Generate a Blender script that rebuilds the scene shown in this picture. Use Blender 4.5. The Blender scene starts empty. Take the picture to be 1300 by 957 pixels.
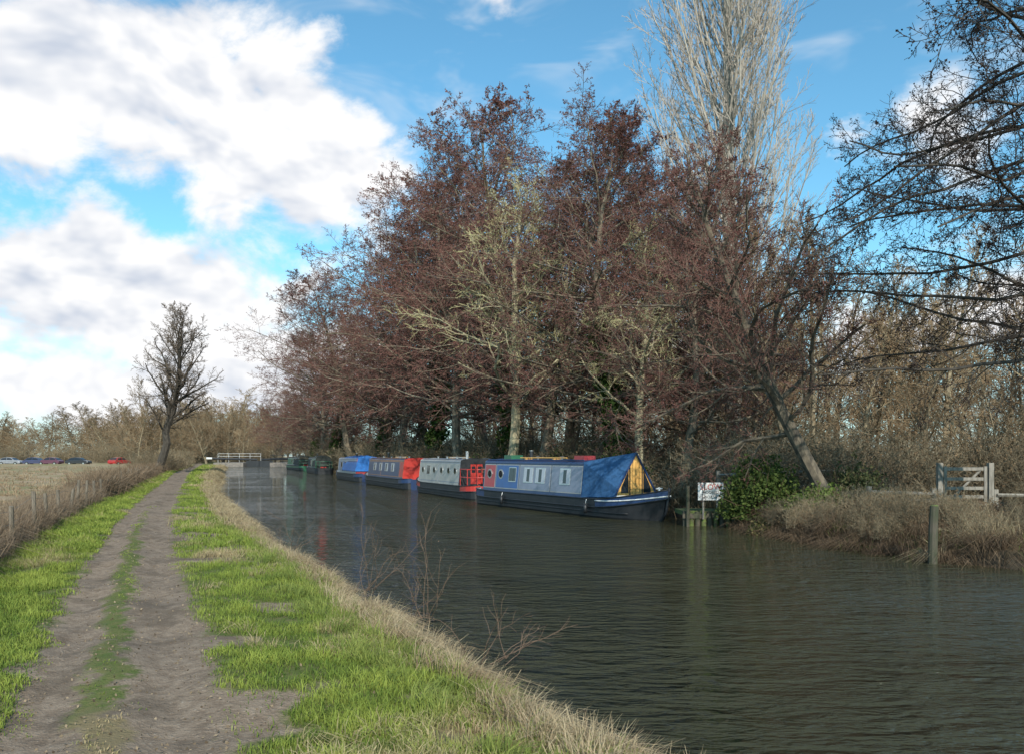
import bpy, math, numpy as np
from mathutils import Vector
sc=bpy.context.scene
sc.view_settings.view_transform='Standard'; sc.view_settings.look='None'; sc.view_settings.exposure=0
COL=sc.collection
# ------------------------------------------------------------------ node helpers
class NT:
    def __init__(s,tree): s.t=tree; s.n=tree.nodes; s.l=tree.links
    def put(s,inp,v):
        if isinstance(v,bpy.types.NodeSocket): s.l.new(v,inp)
        elif isinstance(v,(tuple,list)):
            v=tuple(v)
            if inp.type=='RGBA' and len(v)==3: v=v+(1,)
            inp.default_value=v
        else:
            inp.default_value=v
    def M(s,op,a,b=0.0,c=0.0,clamp=False):
        n=s.n.new('ShaderNodeMath'); n.operation=op; n.use_clamp=clamp
        s.put(n.inputs[0],a); s.put(n.inputs[1],b); s.put(n.inputs[2],c); return n.outputs[0]
    def VM(s,op,a,b=(0,0,0)):
        n=s.n.new('ShaderNodeVectorMath'); n.operation=op
        s.put(n.inputs[0],a); s.put(n.inputs[1],b)
        return n.outputs['Value'] if op in('LENGTH','DOT_PRODUCT','DISTANCE') else n.outputs[0]
    def MIX(s,f,a,b,mode='MIX'):
        n=s.n.new('ShaderNodeMix'); n.data_type='RGBA'; n.blend_type=mode
        s.put(n.inputs[0],f); s.put(n.inputs[6],a); s.put(n.inputs[7],b); return n.outputs[2]
    def SS(s,x,a,b,o0=0.0,o1=1.0):
        n=s.n.new('ShaderNodeMapRange'); n.interpolation_type='SMOOTHSTEP'
        s.put(n.inputs[0],x); n.inputs[1].default_value=a; n.inputs[2].default_value=b
        n.inputs[3].default_value=o0; n.inputs[4].default_value=o1; return n.outputs[0]
    def NOISE(s,vec,scale,detail=5,rough=0.55,dist=0.0,out='Fac'):
        n=s.n.new('ShaderNodeTexNoise'); s.put(n.inputs['Vector'],vec)
        n.inputs['Scale'].default_value=scale; n.inputs['Detail'].default_value=detail
        n.inputs['Roughness'].default_value=rough; n.inputs['Distortion'].default_value=dist
        return n.outputs[out]
    def ATTR(s,name,out='Fac'):
        n=s.n.new('ShaderNodeAttribute'); n.attribute_name=name; return n.outputs[out]
    def MAP(s,vec,scale=(1,1,1),rot=(0,0,0)):
        n=s.n.new('ShaderNodeMapping'); s.put(n.inputs['Vector'],vec)
        n.inputs['Scale'].default_value=scale; n.inputs['Rotation'].default_value=rot; return n.outputs[0]
    def BUMP(s,h,strength=0.5,dist=0.02):
        n=s.n.new('ShaderNodeBump'); n.inputs['Strength'].default_value=strength
        n.inputs['Distance'].default_value=dist; s.put(n.inputs['Height'],h); return n.outputs[0]
def newmat(name):
    m=bpy.data.materials.new(name); m.use_nodes=True
    t=NT(m.node_tree); b=m.node_tree.nodes['Principled BSDF']; return m,t,b
def mat(name,c,c2=None,rough=0.6,scale=6.0,bump=0.0,metal=0.0,objrand=0.0,spec=0.4,sv=(1,1,1),det=4):
    m,t,b=newmat(name)
    co=t.n.new('ShaderNodeTexCoord').outputs['Object']
    v=t.MAP(co,sv)
    n=t.NOISE(v,scale,det,0.6)
    if c2 is None: c2=tuple(x*0.72 for x in c)
    f=t.SS(n,0.35,0.68)
    col=t.MIX(f,c,c2)
    if objrand>0:
        oi=t.n.new('ShaderNodeObjectInfo').outputs['Random']
        k=t.M('MULTIPLY_ADD',oi,objrand*2,1-objrand)
        vv=t.n.new('ShaderNodeHueSaturation'); t.put(vv.inputs['Color'],col); t.put(vv.inputs['Value'],k); col=vv.outputs[0]
    t.put(b.inputs['Base Color'],col)
    b.inputs['Roughness'].default_value=rough; b.inputs['Metallic'].default_value=metal
    b.inputs['Specular IOR Level'].default_value=spec
    if bump>0: t.put(b.inputs['Normal'],t.BUMP(n,bump,0.03))
    return m
def mat_twig(name,c,objrand=0.0):
    m,t,b=newmat(name); oi=t.n.new('ShaderNodeObjectInfo').outputs['Random']
    t.put(b.inputs['Base Color'],t.MIX(oi,tuple(x*(1-objrand) for x in c),tuple(x*(1+objrand) for x in c)))
    b.inputs['Roughness'].default_value=.85; b.inputs['Specular IOR Level'].default_value=.15; return m
def mat_attr(name,rough=0.75,transl=0.2):
    m,t,b=newmat(name)
    c=t.ATTR('Col','Color'); t.put(b.inputs['Base Color'],c); b.inputs['Roughness'].default_value=rough
    b.inputs['Specular IOR Level'].default_value=0.2
    tr=t.n.new('ShaderNodeBsdfTranslucent'); t.put(tr.inputs[0],c)
    mx=t.n.new('ShaderNodeMixShader'); mx.inputs[0].default_value=transl
    t.l.new(b.outputs[0],mx.inputs[1]); t.l.new(tr.outputs[0],mx.inputs[2])
    t.l.new(mx.outputs[0],t.n['Material Output'].inputs[0]); return m
# ------------------------------------------------------------------ geometry helpers
class Big:
    def __init__(s): s.V=[];s.Q=[];s.M=[];s.C=[];s.nv=0
    def add(s,v,q,m=0,col=None):
        v=np.asarray(v,float).reshape(-1,3); s.V.append(v); s.Q.append(q+s.nv); s.M.append(np.full(len(q),m,np.int32))
        if col is not None: s.C.append(col)
        s.nv+=len(v)
    def mesh(s,name,mats,smooth=False):
        V=np.concatenate(s.V); Q=np.concatenate(s.Q).astype(np.int32); Mi=np.concatenate(s.M)
        me=bpy.data.meshes.new(name); me.vertices.add(len(V)); me.vertices.foreach_set('co',V.astype(np.float32).ravel())
        me.loops.add(Q.size); me.loops.foreach_set('vertex_index',Q.ravel())
        me.polygons.add(len(Q)); me.polygons.foreach_set('loop_start',np.arange(0,Q.size,4,dtype=np.int32))
        me.polygons.foreach_set('material_index',Mi)
        me.polygons.foreach_set('use_smooth',np.full(len(Q),smooth))
        for m in mats: me.materials.append(m)
        if s.C:
            C=np.concatenate(s.C); C=np.hstack([C,np.ones((len(C),1))]).astype(np.float32)
            a=me.attributes.new('Col','FLOAT_COLOR','POINT'); a.data.foreach_set('color',C.ravel())
        me.update(calc_edges=True); return me
def place(name,me,loc=(0,0,0),rz=0,sc_=(1,1,1),parent=None):
    o=bpy.data.objects.new(name,me); COL.objects.link(o); o.location=loc; o.rotation_euler=(0,0,rz)
    o.scale=sc_ if hasattr(sc_,'__len__') else (sc_,)*3
    if parent: o.parent=parent
    return o
def empty(name,loc=(0,0,0),rz=0):
    o=bpy.data.objects.new(name,None); COL.objects.link(o); o.location=loc; o.rotation_euler=(0,0,rz); o.empty_display_size=0.3; return o
def nrm(v): return v/np.maximum(np.linalg.norm(v,axis=-1,keepdims=True),1e-9)
def tubes(big,pts,rad,S,m=0):
    N,K1=pts.shape[:2]
    t=np.empty_like(pts); t[:,:-1]=pts[:,1:]-pts[:,:-1]; t[:,-1]=t[:,-2]; t=nrm(t)
    d0=t[:,0]; ref=np.where((np.abs(d0[:,2])>0.75)[:,None],np.array([1.0,0,0]),np.array([0,0,1.0]))
    u=nrm(np.cross(t,ref[:,None,:])); v=np.cross(t,u)
    a=np.arange(S)*2*np.pi/S
    P=pts[:,:,None,:]+rad[:,:,None,None]*(np.cos(a)[None,None,:,None]*u[:,:,None,:]+np.sin(a)[None,None,:,None]*v[:,:,None,:])
    base=(np.arange(N)[:,None,None]*K1+np.arange(K1-1)[None,:,None])*S
    s=np.arange(S)[None,None,:]; s2=(s+1)%S
    q=np.stack([base+s,base+s2,base+S+s2,base+S+s],-1).reshape(-1,4)
    big.add(P,q,m)
def leafquads(big,P,size,rng,m=0,asp=0.6,col=None):
    N=len(P); a=nrm(rng.normal(size=(N,3))); b=nrm(np.cross(a,rng.normal(size=(N,3))))
    sz=(size*rng.uniform(0.6,1.4,N))[:,None]
    a=a*sz; b=b*sz*asp
    V=np.stack([P-a,P-b*1.0,P+a,P+b*1.0],1)
    q=np.arange(N*4).reshape(N,4)
    big.add(V,q,m,None if col is None else np.repeat(col,4,0))
def grow(p0,d0,L,r0,r1,K,wander,trop,rng):
    N=len(p0); pts=np.empty((N,K+1,3)); pts[:,0]=p0; d=d0.copy()
    for k in range(K):
        d=nrm(d+wander*rng.normal(size=(N,3))+np.array(trop)); pts[:,k+1]=pts[:,k]+d*(L/K)[:,None]
    tt=np.linspace(0,1,K+1)[None]; rad=r0[:,None]*(1-tt)+r1[:,None]*tt
    return pts,rad
def tree_mesh(name,seed,trunk,rad,levels,mats,leaf=None,ivy=None,S0=8):
    rng=np.random.default_rng(seed); big=Big(); pts=trunk
    tubes(big,pts,rad,S0,0)
    Lp=np.linalg.norm(pts[:,1:]-pts[:,:-1],axis=2).sum(1)
    for li,lv in enumerate(levels):
        N,K1=pts.shape[:2]; K=K1-1; n=lv['n']
        t=lv['t0']+(lv.get('t1',1.0)-lv['t0'])*((np.arange(n)[None]+rng.uniform(size=(N,n)))/n); t=np.minimum(t,0.999)
        pi=np.repeat(np.arange(N),n); t=t.ravel(); f=t*K; i=np.minimum(f.astype(int),K-1); fr=(f-i)[:,None]
        p=pts[pi,i]*(1-fr)+pts[pi,i+1]*fr; d=nrm(pts[pi,i+1]-pts[pi,i]); pr=rad[pi,i]*(1-fr[:,0])+rad[pi,i+1]*fr[:,0]
        az=(np.tile(np.arange(n),N)*2.39996+np.repeat(rng.uniform(0,6.28,N),n)+rng.normal(0,0.35,N*n))
        ref=np.where((np.abs(d[:,2])>0.8)[:,None],np.array([1.0,0,0]),np.array([0,0,1.0]))
        u=nrm(np.cross(d,ref)); v=np.cross(d,u)
        perp=np.cos(az)[:,None]*u+np.sin(az)[:,None]*v
        ang=np.radians(lv['a0']+(lv['a1']-lv['a0'])*t+rng.normal(0,lv.get('asd',8),len(t)))
        dd=nrm(np.cos(ang)[:,None]*d+np.sin(ang)[:,None]*perp)
        if 'len' in lv: LL=lv['len'](t)*rng.uniform(0.75,1.2,len(t))
        else: LL=Lp[pi]*lv['ratio']*(1-lv.get('fall',0.5)*t)*rng.uniform(0.6,1.25,len(t))
        if 'filt' in lv:
            k=lv['filt'](p,dd,rng); p,dd,LL,pr=p[k],dd[k],LL[k],pr[k]
        r0=np.clip(pr*lv.get('rr',0.6),lv.get('rmin',0.006),lv.get('rmax',1)); r1=np.maximum(r0*0.35,lv.get('rtip',0.004))
        pts,rad=grow(p,dd,LL,r0,r1,lv['K'],lv['w'],lv.get('trop',(0,0,0.05)),rng); Lp=LL
        tubes(big,pts,rad,lv['S'],0 if li<lv.get('barkmax',2) else 1)
    if leaf:
        N=len(pts); k=leaf['n']; idx=rng.integers(0,N,int(N*k)); fr=rng.uniform(0.3,1,len(idx))
        K=pts.shape[1]-1; f=fr*K; i=np.minimum(f.astype(int),K-1); ff=(f-i)[:,None]
        P=pts[idx,i]*(1-ff)+pts[idx,i+1]*ff+rng.normal(0,0.02,(len(idx),3))
        leafquads(big,P,leaf['s'],rng,2,leaf.get('asp',0.5))
    if ivy:
        N=ivy['n']; tt=rng.uniform(0,ivy['h'],N)**1.0; K=trunk.shape[1]-1; f=np.clip(tt*K,0,K-0.01); i=f.astype(int); ff=(f-i)[:,None]
        P=trunk[0,i]*(1-ff)+trunk[0,i+1]*ff; a=rng.uniform(0,6.28,N)
        lump=0.6+0.7*np.sin(tt*40+2*np.cos(a))**2
        r=(ivy['r']*lump*rng.uniform(0.5,1.2,N))[:,None]
        P=P+r*np.stack([np.cos(a),np.sin(a),np.zeros(N)],1); leafquads(big,P,0.10,rng,3,0.7)
    return big.mesh(name,mats)
def trunk_line(rng,H,K,r0,r1,wander=0.05,lean=(0,0,0),z0=-0.3):
    p=np.zeros((K+1,3)); p[0,2]=z0; d=np.array([lean[0],lean[1],1.0]); d/=np.linalg.norm(d)
    for k in range(K):
        d=d+wander*rng.normal(size=3)*np.array([1,1,0.3])+np.array([0,0,0.04]); d/=np.linalg.norm(d); p[k+1]=p[k]+d*(H-z0)/K
    tt=np.linspace(0,1,K+1); r=r0*(1-tt)**0.8+r1; r[0]*=1.5
    return p[None],r[None]
class Geo:
    def __init__(s): s.v=[];s.f=[];s.m=[]
    def poly(s,pts,faces,m=0):
        b=len(s.v); s.v+= [tuple(p) for p in pts]; s.f+=[tuple(i+b for i in f) for f in faces]
        s.m+=([m]*len(faces) if not isinstance(m,list) else m)
    def box(s,x0,x1,y0,y1,z0,z1,m=0):
        s.poly([(x0,y0,z0),(x1,y0,z0),(x1,y1,z0),(x0,y1,z0),(x0,y0,z1),(x1,y0,z1),(x1,y1,z1),(x0,y1,z1)],
               [(0,3,2,1),(4,5,6,7),(0,1,5,4),(1,2,6,5),(2,3,7,6),(3,0,4,7)],m)
    def tube(s,p,r,m=0,S=8):
        p=[Vector(q) for q in p]; n=len(p); rr=r if isinstance(r,(list,tuple)) else [r]*n; P=[]
        for i in range(n):
            t=(p[min(i+1,n-1)]-p[max(i-1,0)]).normalized()
            ref=Vector((1,0,0)) if abs(t.z)>0.75 else Vector((0,0,1))
            u=t.cross(ref).normalized(); w=t.cross(u)
            for k in range(S):
                a=2*math.pi*k/S; P.append(p[i]+rr[i]*(math.cos(a)*u+math.sin(a)*w))
        F=[(i*S+k,i*S+(k+1)%S,(i+1)*S+(k+1)%S,(i+1)*S+k) for i in range(n-1) for k in range(S)]
        F+=[tuple(range(S))[::-1],tuple(range((n-1)*S,n*S))]
        s.poly(P,F,m)
    def obj(s,name,mats,parent=None,loc=(0,0,0),rz=0,bevel=0,smooth=False):
        me=bpy.data.meshes.new(name); me.from_pydata(s.v,[],s.f)
        for m in mats: me.materials.append(m)
        me.polygons.foreach_set('material_index',s.m)
        if smooth: me.polygons.foreach_set('use_smooth',[True]*len(s.f))
        me.update(); o=place(name,me,loc,rz,(1,1,1),parent)
        if bevel:
            b=o.modifiers.new('Bevel','BEVEL'); b.width=bevel; b.segments=2; b.limit_method='ANGLE'
        return o
# ------------------------------------------------------------------ value noise
TAB=np.random.default_rng(3).uniform(size=(256,256))
def vn(x,y):
    xi=np.floor(x).astype(int); yi=np.floor(y).astype(int); fx=x-xi; fy=y-yi
    fx=fx*fx*(3-2*fx); fy=fy*fy*(3-2*fy); g=lambda a,b:TAB[a&255,b&255]
    return (g(xi,yi)*(1-fx)+g(xi+1,yi)*fx)*(1-fy)+(g(xi,yi+1)*(1-fx)+g(xi+1,yi+1)*fx)*fy
def fbm(x,y,o=4):
    s=0;a=0.5;t=0
    for k in range(o): s=s+a*vn(x*2**k+17*k,y*2**k+31*k); t+=a; a*=0.5
    return s/t
# ------------------------------------------------------------------ plan curves
YS=np.linspace(-300,500,8001)
def curve(pts):
    pts=sorted(pts); y=np.array([p[0] for p in pts]); x=np.array([p[1] for p in pts]); v=np.interp(YS,y,x)
    k=np.ones(31)/31; vp=np.pad(v,15,mode='edge'); v=np.convolve(vp,k,'valid'); g=np.gradient(v,YS); return v,np.sqrt(1+g*g)
CL=curve([(-300,150),(-50,28),(0,3.0),(7,-.35),(12,-2.75),(18,-5.6),(28,-9.9),(45,-16.8),(63,-23.2),(100,-36.5),(145,-52),(500,-190)])
CR=curve([(-300,500),(-50,130),(2,30),(9.5,14.3),(13.8,9.0),(14.8,8.2),(18,6.8),(22.5,6.15),(25.2,5.9),(29.5,3.7),(34.4,0.95),(36.5,.3),(45,-3.5),(58,-8.8),(73,-13.2),(100,-23),(120,-29),(145,-37),(500,-160)])
CP=curve([(-300,148),(-50,22),(0,-.2),(5.75,-2.85),(13.7,-6.5),(23,-10.5),(40,-17.3),(76,-31.5),(100,-40.5),(150,-59),(500,-200)])
def cx(C,y): return np.interp(y,YS,C[0])
def cn(C,y): return np.interp(y,YS,C[1])
def dLf(x,y): return (cx(CL,y)-x)/cn(CL,y)
def dRf(x,y): return (x-cx(CR,y))/cn(CR,y)
def pdf(x,y): return (x-cx(CP,y))/cn(CP,y)
def zf(x,y):
    dl=dLf(x,y)+0.55*(fbm(x*0.9,y*0.9,3)-.5); dr=dRf(x,y)+0.6*(fbm(x*0.9+9,y*0.9,3)-.5); p=pdf(x,y)
    zl=np.interp(dl,[-3,-.6,0,.25,.8,2.2,5.5,7.5],[-.9,-.35,0,.15,.27,.35,.33,.22])
    zr=np.interp(dr,[-3,-.4,0,.2,1,3],[-.9,-.35,0,.28,.45,.55])
    z=np.maximum(zl,zr)
    z=np.maximum(z,np.interp(y,[146,147.5],[-.9,.45]))
    inl=np.clip(np.maximum(dl,dr)*1.5,0,1)
    z=z+inl*0.08*(fbm(x*0.8,y*0.8,4)-.5)*2+inl*.035*(fbm(x*5,y*5,2)-.5)
    z=z-0.06*np.exp(-((p-.34)/.2)**2)-0.06*np.exp(-((p+.42)/.17)**2)
    return z
BARE=lambda x,y,p:fbm(x*1.1+50,y*1.1,3)*((p>.5)&(p<2.5))
# ------------------------------------------------------------------ ground
def terrain_mat():
    m,t,b=newmat('ground_mat')
    P=t.n.new('ShaderNodeNewGeometry').outputs['Position']
    pd=t.ATTR('pathd'); gl=t.ATTR('gL'); gr=t.ATTR('gR'); patch=t.ATTR('patch'); bare=t.ATTR('bare')
    n1=t.NOISE(P,1.6,5,.6); n2=t.NOISE(P,9,5,.65); n3=t.NOISE(P,45,3,.6); nb=t.NOISE(P,.25,4,.55)
    sep=t.n.new('ShaderNodeSeparateXYZ'); t.put(sep.inputs[0],P); y=sep.outputs[1]
    grass=t.MIX(t.SS(n2,.35,.7),(.09,.12,.028),(.15,.14,.05))
    grass=t.MIX(t.SS(patch,.57,.72),grass,t.MIX(n2,(.27,.205,.11),(.15,.12,.06)))
    dirt=t.MIX(t.SS(n2,.3,.72),(.18,.13,.09),(.29,.22,.158)); dirt=t.MIX(t.SS(n3,.58,.72,0,.7),dirt,(.40,.33,.26))
    dirt=t.MIX(t.SS(n1,.5,.64,0,.65),dirt,(.11,.082,.058))
    w=t.M('MULTIPLY_ADD',t.M('SUBTRACT',n1,.5),.7,pd); w=t.M('MULTIPLY_ADD',t.M('SUBTRACT',n2,.5),.35,w)
    a=t.M('ABSOLUTE',w); core=t.SS(a,.58,.82,1,0)
    st=t.M('ABSOLUTE',t.M('ADD',w,.08)); sw=t.SS(y,12,30,0,.2); strip=t.SS(t.M('ADD',st,sw),.05,.18)
    dm=t.M('MULTIPLY',core,strip)
    bb=t.M('MULTIPLY_ADD',t.M('SUBTRACT',n2,.5),.12,bare); dm=t.M('MAXIMUM',dm,t.SS(bb,.56,.64))
    col=t.MIX(dm,grass,dirt)
    field=t.MIX(t.SS(nb,.4,.62),t.MIX(n2,(.32,.225,.14),(.40,.30,.19)),t.MIX(n1,(.26,.205,.11),(.20,.20,.08)))
    col=t.MIX(t.SS(gl,5.2,6.4),col,field)
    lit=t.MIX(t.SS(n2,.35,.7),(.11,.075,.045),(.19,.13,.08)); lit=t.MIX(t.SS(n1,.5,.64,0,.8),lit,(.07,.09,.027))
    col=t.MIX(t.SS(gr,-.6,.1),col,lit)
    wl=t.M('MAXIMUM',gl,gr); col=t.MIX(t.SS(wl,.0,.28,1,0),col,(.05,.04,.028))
    t.put(b.inputs['Base Color'],col); b.inputs['Roughness'].default_value=.9; b.inputs['Specular IOR Level'].default_value=.2
    h=t.M('ADD',t.M('MULTIPLY',n2,.5),t.M('MULTIPLY',n3,.5)); t.put(b.inputs['Normal'],t.BUMP(h,.85,.035)); return m
def axis(c0,c1,step,out,growf):
    a=list(np.arange(c0,c1,step)); s=step; x=a[-1]
    while x<out[1]: s*=growf; x+=s; a.append(x)
    s=step; x=a[0]; pre=[]
    while x>out[0]: s*=growf; x-=s; pre.append(x)
    return np.array(pre[::-1]+a)
xs=axis(-48,16,.17,(-1600,1600),1.12)
ys=[-2.0]
while ys[-1]<2600: ys.append(ys[-1]+max(.14,.0125*ys[-1]))
pre=[];s=.3;y=-2.0
while y>-300: y-=s; s*=1.15; pre.append(y)
ys=np.array(pre[::-1]+ys)
X,Y=np.meshgrid(xs,ys); Z=zf(X,Y)
nx,ny=len(xs),len(ys); g=Big(); i=np.arange(ny-1)[:,None]*nx+np.arange(nx-1)[None]
g.add(np.stack([X,Y,Z],-1),np.stack([i,i+1,i+nx+1,i+nx],-1).reshape(-1,4))
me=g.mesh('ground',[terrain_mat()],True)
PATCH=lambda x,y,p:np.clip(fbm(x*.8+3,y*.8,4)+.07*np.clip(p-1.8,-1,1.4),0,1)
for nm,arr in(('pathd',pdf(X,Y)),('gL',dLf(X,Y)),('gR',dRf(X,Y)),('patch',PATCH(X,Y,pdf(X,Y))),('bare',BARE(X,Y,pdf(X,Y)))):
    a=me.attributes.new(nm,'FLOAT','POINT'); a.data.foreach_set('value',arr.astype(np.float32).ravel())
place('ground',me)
# water
def water_mat():
    m,t,b=newmat('canal_water_mat')
    P=t.n.new('ShaderNodeNewGeometry').outputs['Position']
    v1=t.MAP(P,(.75,1.8,1),(0,0,.30)); n1=t.NOISE(v1,1.9,2,.5,.6); n2=t.NOISE(v1,6.0,2,.55,.4); n4=t.NOISE(v1,17,2,.6); n3=t.NOISE(P,.16,3,.55)
    amp=t.SS(n3,.36,.62,.45,1.35)
    h=t.M('MULTIPLY',t.M('ADD',t.M('ADD',t.M('MULTIPLY',n1,.19),t.M('MULTIPLY',n2,.085)),t.M('MULTIPLY',n4,.022)),amp)
    bn=t.n.new('ShaderNodeBump'); bn.inputs['Strength'].default_value=1; bn.inputs['Distance'].default_value=1.0; t.put(bn.inputs['Height'],h)
    t.put(b.inputs['Normal'],bn.outputs[0])
    t.put(b.inputs['Base Color'],t.MIX(n3,(.034,.036,.019),(.044,.040,.020)))
    b.inputs['Roughness'].default_value=.015; b.inputs['IOR'].default_value=1.38; b.inputs['Specular IOR Level'].default_value=.5
    return m
g=Geo(); g.poly([(-140,-200,0),(400,-200,0),(400,148,0),(-140,148,0)],[(0,1,2,3)]); g.obj('canal_water',[water_mat()])
# ------------------------------------------------------------------ blades
def blades(big,P,h,w,lean,col,rng,tip=.2,mid=.55):
    N=len(P); a=rng.uniform(0,6.283,N); side=np.stack([np.cos(a),np.sin(a),np.zeros(N)],1)*(w/2)[:,None]
    up=np.array([0,0,1.0]); m_=P+up*(h*mid)[:,None]+lean*(mid**2)*h[:,None]*.9
    tp=P+lean*h[:,None]+up*(h*np.clip(1-.5*np.linalg.norm(lean,axis=1)**2,.05,1))[:,None]
    V=np.stack([P-side,P+side,m_+side*.8,m_-side*.8,tp+side*tip,tp-side*tip],1)
    b=np.arange(N)[:,None]*6; q=np.concatenate([b+np.array([[0,1,2,3]]),b+np.array([[3,2,4,5]])])
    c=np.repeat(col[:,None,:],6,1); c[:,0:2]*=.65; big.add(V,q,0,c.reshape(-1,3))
bm_=mat_attr('grass_blade_mat')
def lerp3(a,b,f): return np.array(a)[None]*(1-f[:,None])+np.array(b)[None]*f[:,None]
def verge(big,N,y0,y1,p0,p1,hs,ws,rng,kind):
    u=rng.uniform(size=N); y=y0*(y1/y0)**u
    p=rng.uniform(p0,p1,N); x=cx(CP,y)+p*cn(CP,y)+rng.normal(0,.01,N)
    dl=dLf(x,y); pa=PATCH(x,y,p); fine=fbm(x*3,y*3,3)
    pj=p+(fbm(x*1.7,y*1.7,3)-.5)*.5
    strip=(np.abs(pj+.08)<.10)&(y<26)&(fbm(x*1.3+8,y*1.3,2)>.38)
    keep=((np.abs(pj)>.60)|strip)&(dl>.02)
    keep&=~((BARE(x,y,p)>.585)&(rng.uniform(size=N)>.12))
    edge=np.exp(-np.clip(np.abs(pj)-.60,0,9)/.25); keep&=rng.uniform(size=N)>edge*.7
    keep&=rng.uniform(size=N)<np.clip((fine-.22)*4,.12,1)
    x,y,p,pa,fine,dl=[q[keep] for q in(x,y,p,pa,fine,dl)]; n=len(x)
    z=zf(x,y); strw=np.clip((pa-.59)*6+rng.normal(.08,.24,n),0,1)
    if kind=='left': strw=np.clip(strw-.4,0,1)
    gcol=lerp3((.095,.155,.025),(.29,.34,.065),np.clip(rng.uniform(size=n)*.5+(fine-.5)*2.0+.22,0,1))
    scol=lerp3((.52,.41,.24),(.33,.25,.14),rng.uniform(size=n))
    col=gcol*(1-strw[:,None])+scol*strw[:,None]
    h=rng.uniform(hs[0],hs[1],n)*(.2+1.6*fine)*(1+.3*strw)*np.where(np.abs(p)<.6,.45,1)*(.5+.5*np.clip((np.abs(p)-.6)/.5,0,1)); w=rng.uniform(ws[0],ws[1],n)
    la=rng.uniform(0,6.28,n); lr=rng.uniform(.1,1.0,n); lean=np.stack([np.cos(la)*lr,np.sin(la)*lr,0*la],1)
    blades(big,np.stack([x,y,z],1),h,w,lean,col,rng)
g=Big(); r=np.random.default_rng(11)
verge(g,270000,3.3,16,-3.2,3.6,(.03,.095),(.004,.009),r,'n')
verge(g,60000,3.3,16,-3.0,-.6,(.05,.12),(.005,.010),r,'left')
verge(g,120000,14,45,-2.6,3.6,(.05,.13),(.010,.020),r,'n')
verge(g,30000,14,60,-2.2,-.6,(.06,.14),(.012,.026),r,'left')
verge(g,50000,40,140,-2.4,3.6,(.06,.18),(.03,.06),r,'n')
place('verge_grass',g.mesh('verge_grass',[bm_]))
g=Big(); n=4200; y=3.3*(22/3.3)**r.uniform(size=n); p=r.normal(0,1.0,n); x=cx(CP,y)+p*cn(CP,y); z=zf(x,y)+.006
leafquads(g,np.stack([x,y,z],1),.011,r,0,.7,col=lerp3((.34,.26,.17),(.12,.085,.055),r.uniform(size=n)))
place('fallen_leaves',g.mesh('fallen_leaves',[bm_]))
def tufts(big,cxs,cys,n_per,spread,h,w,cols,rng,bias=(0,0),leanr=(.3,1.1),zoff=0):
    n=len(cxs); N=n*n_per; x0=np.repeat(cxs,n_per); y0=np.repeat(cys,n_per); a=rng.uniform(0,6.28,N); rr=np.abs(rng.normal(0,1,N))*spread
    x=x0+np.cos(a)*rr; y=y0+np.sin(a)*rr; z=np.maximum(zf(x,y),-.05)+zoff
    s=np.repeat(rng.uniform(.45,1.4,n),n_per); lr=rng.uniform(leanr[0],leanr[1],N)
    bd=np.repeat(rng.normal(0,.4,(n,2)),n_per,0)
    lean=np.stack([np.cos(a)*lr+bias[0]+bd[:,0],np.sin(a)*lr+bias[1]+bd[:,1],0*a],1)
    f=np.clip(np.repeat(rng.uniform(size=n),n_per)*.8+rng.uniform(size=N)*.35-.05,0,1)
    blades(big,np.stack([x,y,z],1),rng.uniform(h[0],h[1],N)*s,rng.uniform(w[0],w[1],N),lean,lerp3(cols[0],cols[1],f),rng)
g=Big()
def edge_pts(n,y0,y1,d0,d1,rng):
    y=y0*(y1/y0)**rng.uniform(size=n); d=rng.uniform(d0,d1,n); return cx(CL,y)-d*cn(CL,y),y
a,b=edge_pts(620,4.0,22,-.15,.45,r); k=fbm(a*1.1,b*1.1+5,3)>.44; tufts(g,a[k],b[k],70,.09,(.10,.27),(.004,.008),((.56,.45,.28),(.28,.20,.12)),r,bias=(.35,-.05),leanr=(.2,1.1))
a,b=edge_pts(420,4.0,22,.0,1.0,r); tufts(g,a,b,60,.08,(.07,.19),(.004,.009),((.28,.31,.075),(.13,.18,.04)),r,bias=(.1,0),leanr=(.1,.7))
a,b=edge_pts(300,4.0,22,.4,1.9,r); k=fbm(a*.7,b*.7,3)>.53; tufts(g,a[k],b[k],50,.10,(.05,.14),(.004,.009),((.50,.40,.23),(.28,.25,.11)),r,bias=(.2,0))
a,b=edge_pts(560,20,60,-.1,.6,r); tufts(g,a,b,34,.14,(.12,.30),(.012,.022),((.50,.40,.24),(.28,.21,.12)),r,bias=(.4,0))
a,b=edge_pts(450,55,140,.0,.8,r); tufts(g,a,b,24,.25,(.2,.36),(.03,.06),((.42,.33,.20),(.28,.22,.12)),r,bias=(.4,0))
place('dead_grass_bank',g.mesh('dead_grass_bank',[bm_]))
def edgeR(n,y0,y1,d0,d1,rng):
    y=rng.uniform(y0,y1,n); d=rng.uniform(d0,d1,n); return cx(CR,y)+d*cn(CR,y),y
g=Big()
a,b=edgeR(520,8,21.8,-.15,.8,r); tufts(g,a,b,42,.12,(.12,.45),(.006,.012),((.26,.18,.11),(.07,.048,.034)),r,bias=(-.35,-.2),leanr=(.2,1.3))
a,b=edgeR(420,8,21.5,.7,2.6,r); tufts(g,a,b,38,.16,(.10,.32),(.007,.013),((.20,.135,.085),(.075,.052,.035)),r)
a,b=edgeR(190,8,21.5,.0,2.5,r); tufts(g,a,b,50,.14,(.12,.30),(.008,.014),((.16,.20,.05),(.08,.115,.027)),r)
a,b=edgeR(130,8,15.5,-.15,.7,r); k=fbm(a*.5+4,b*.5,3)>.45; tufts(g,a[k],b[k],60,.1,(.22,.55),(.006,.011),((.52,.43,.27),(.34,.26,.15)),r,bias=(-.3,-.2))
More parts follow.
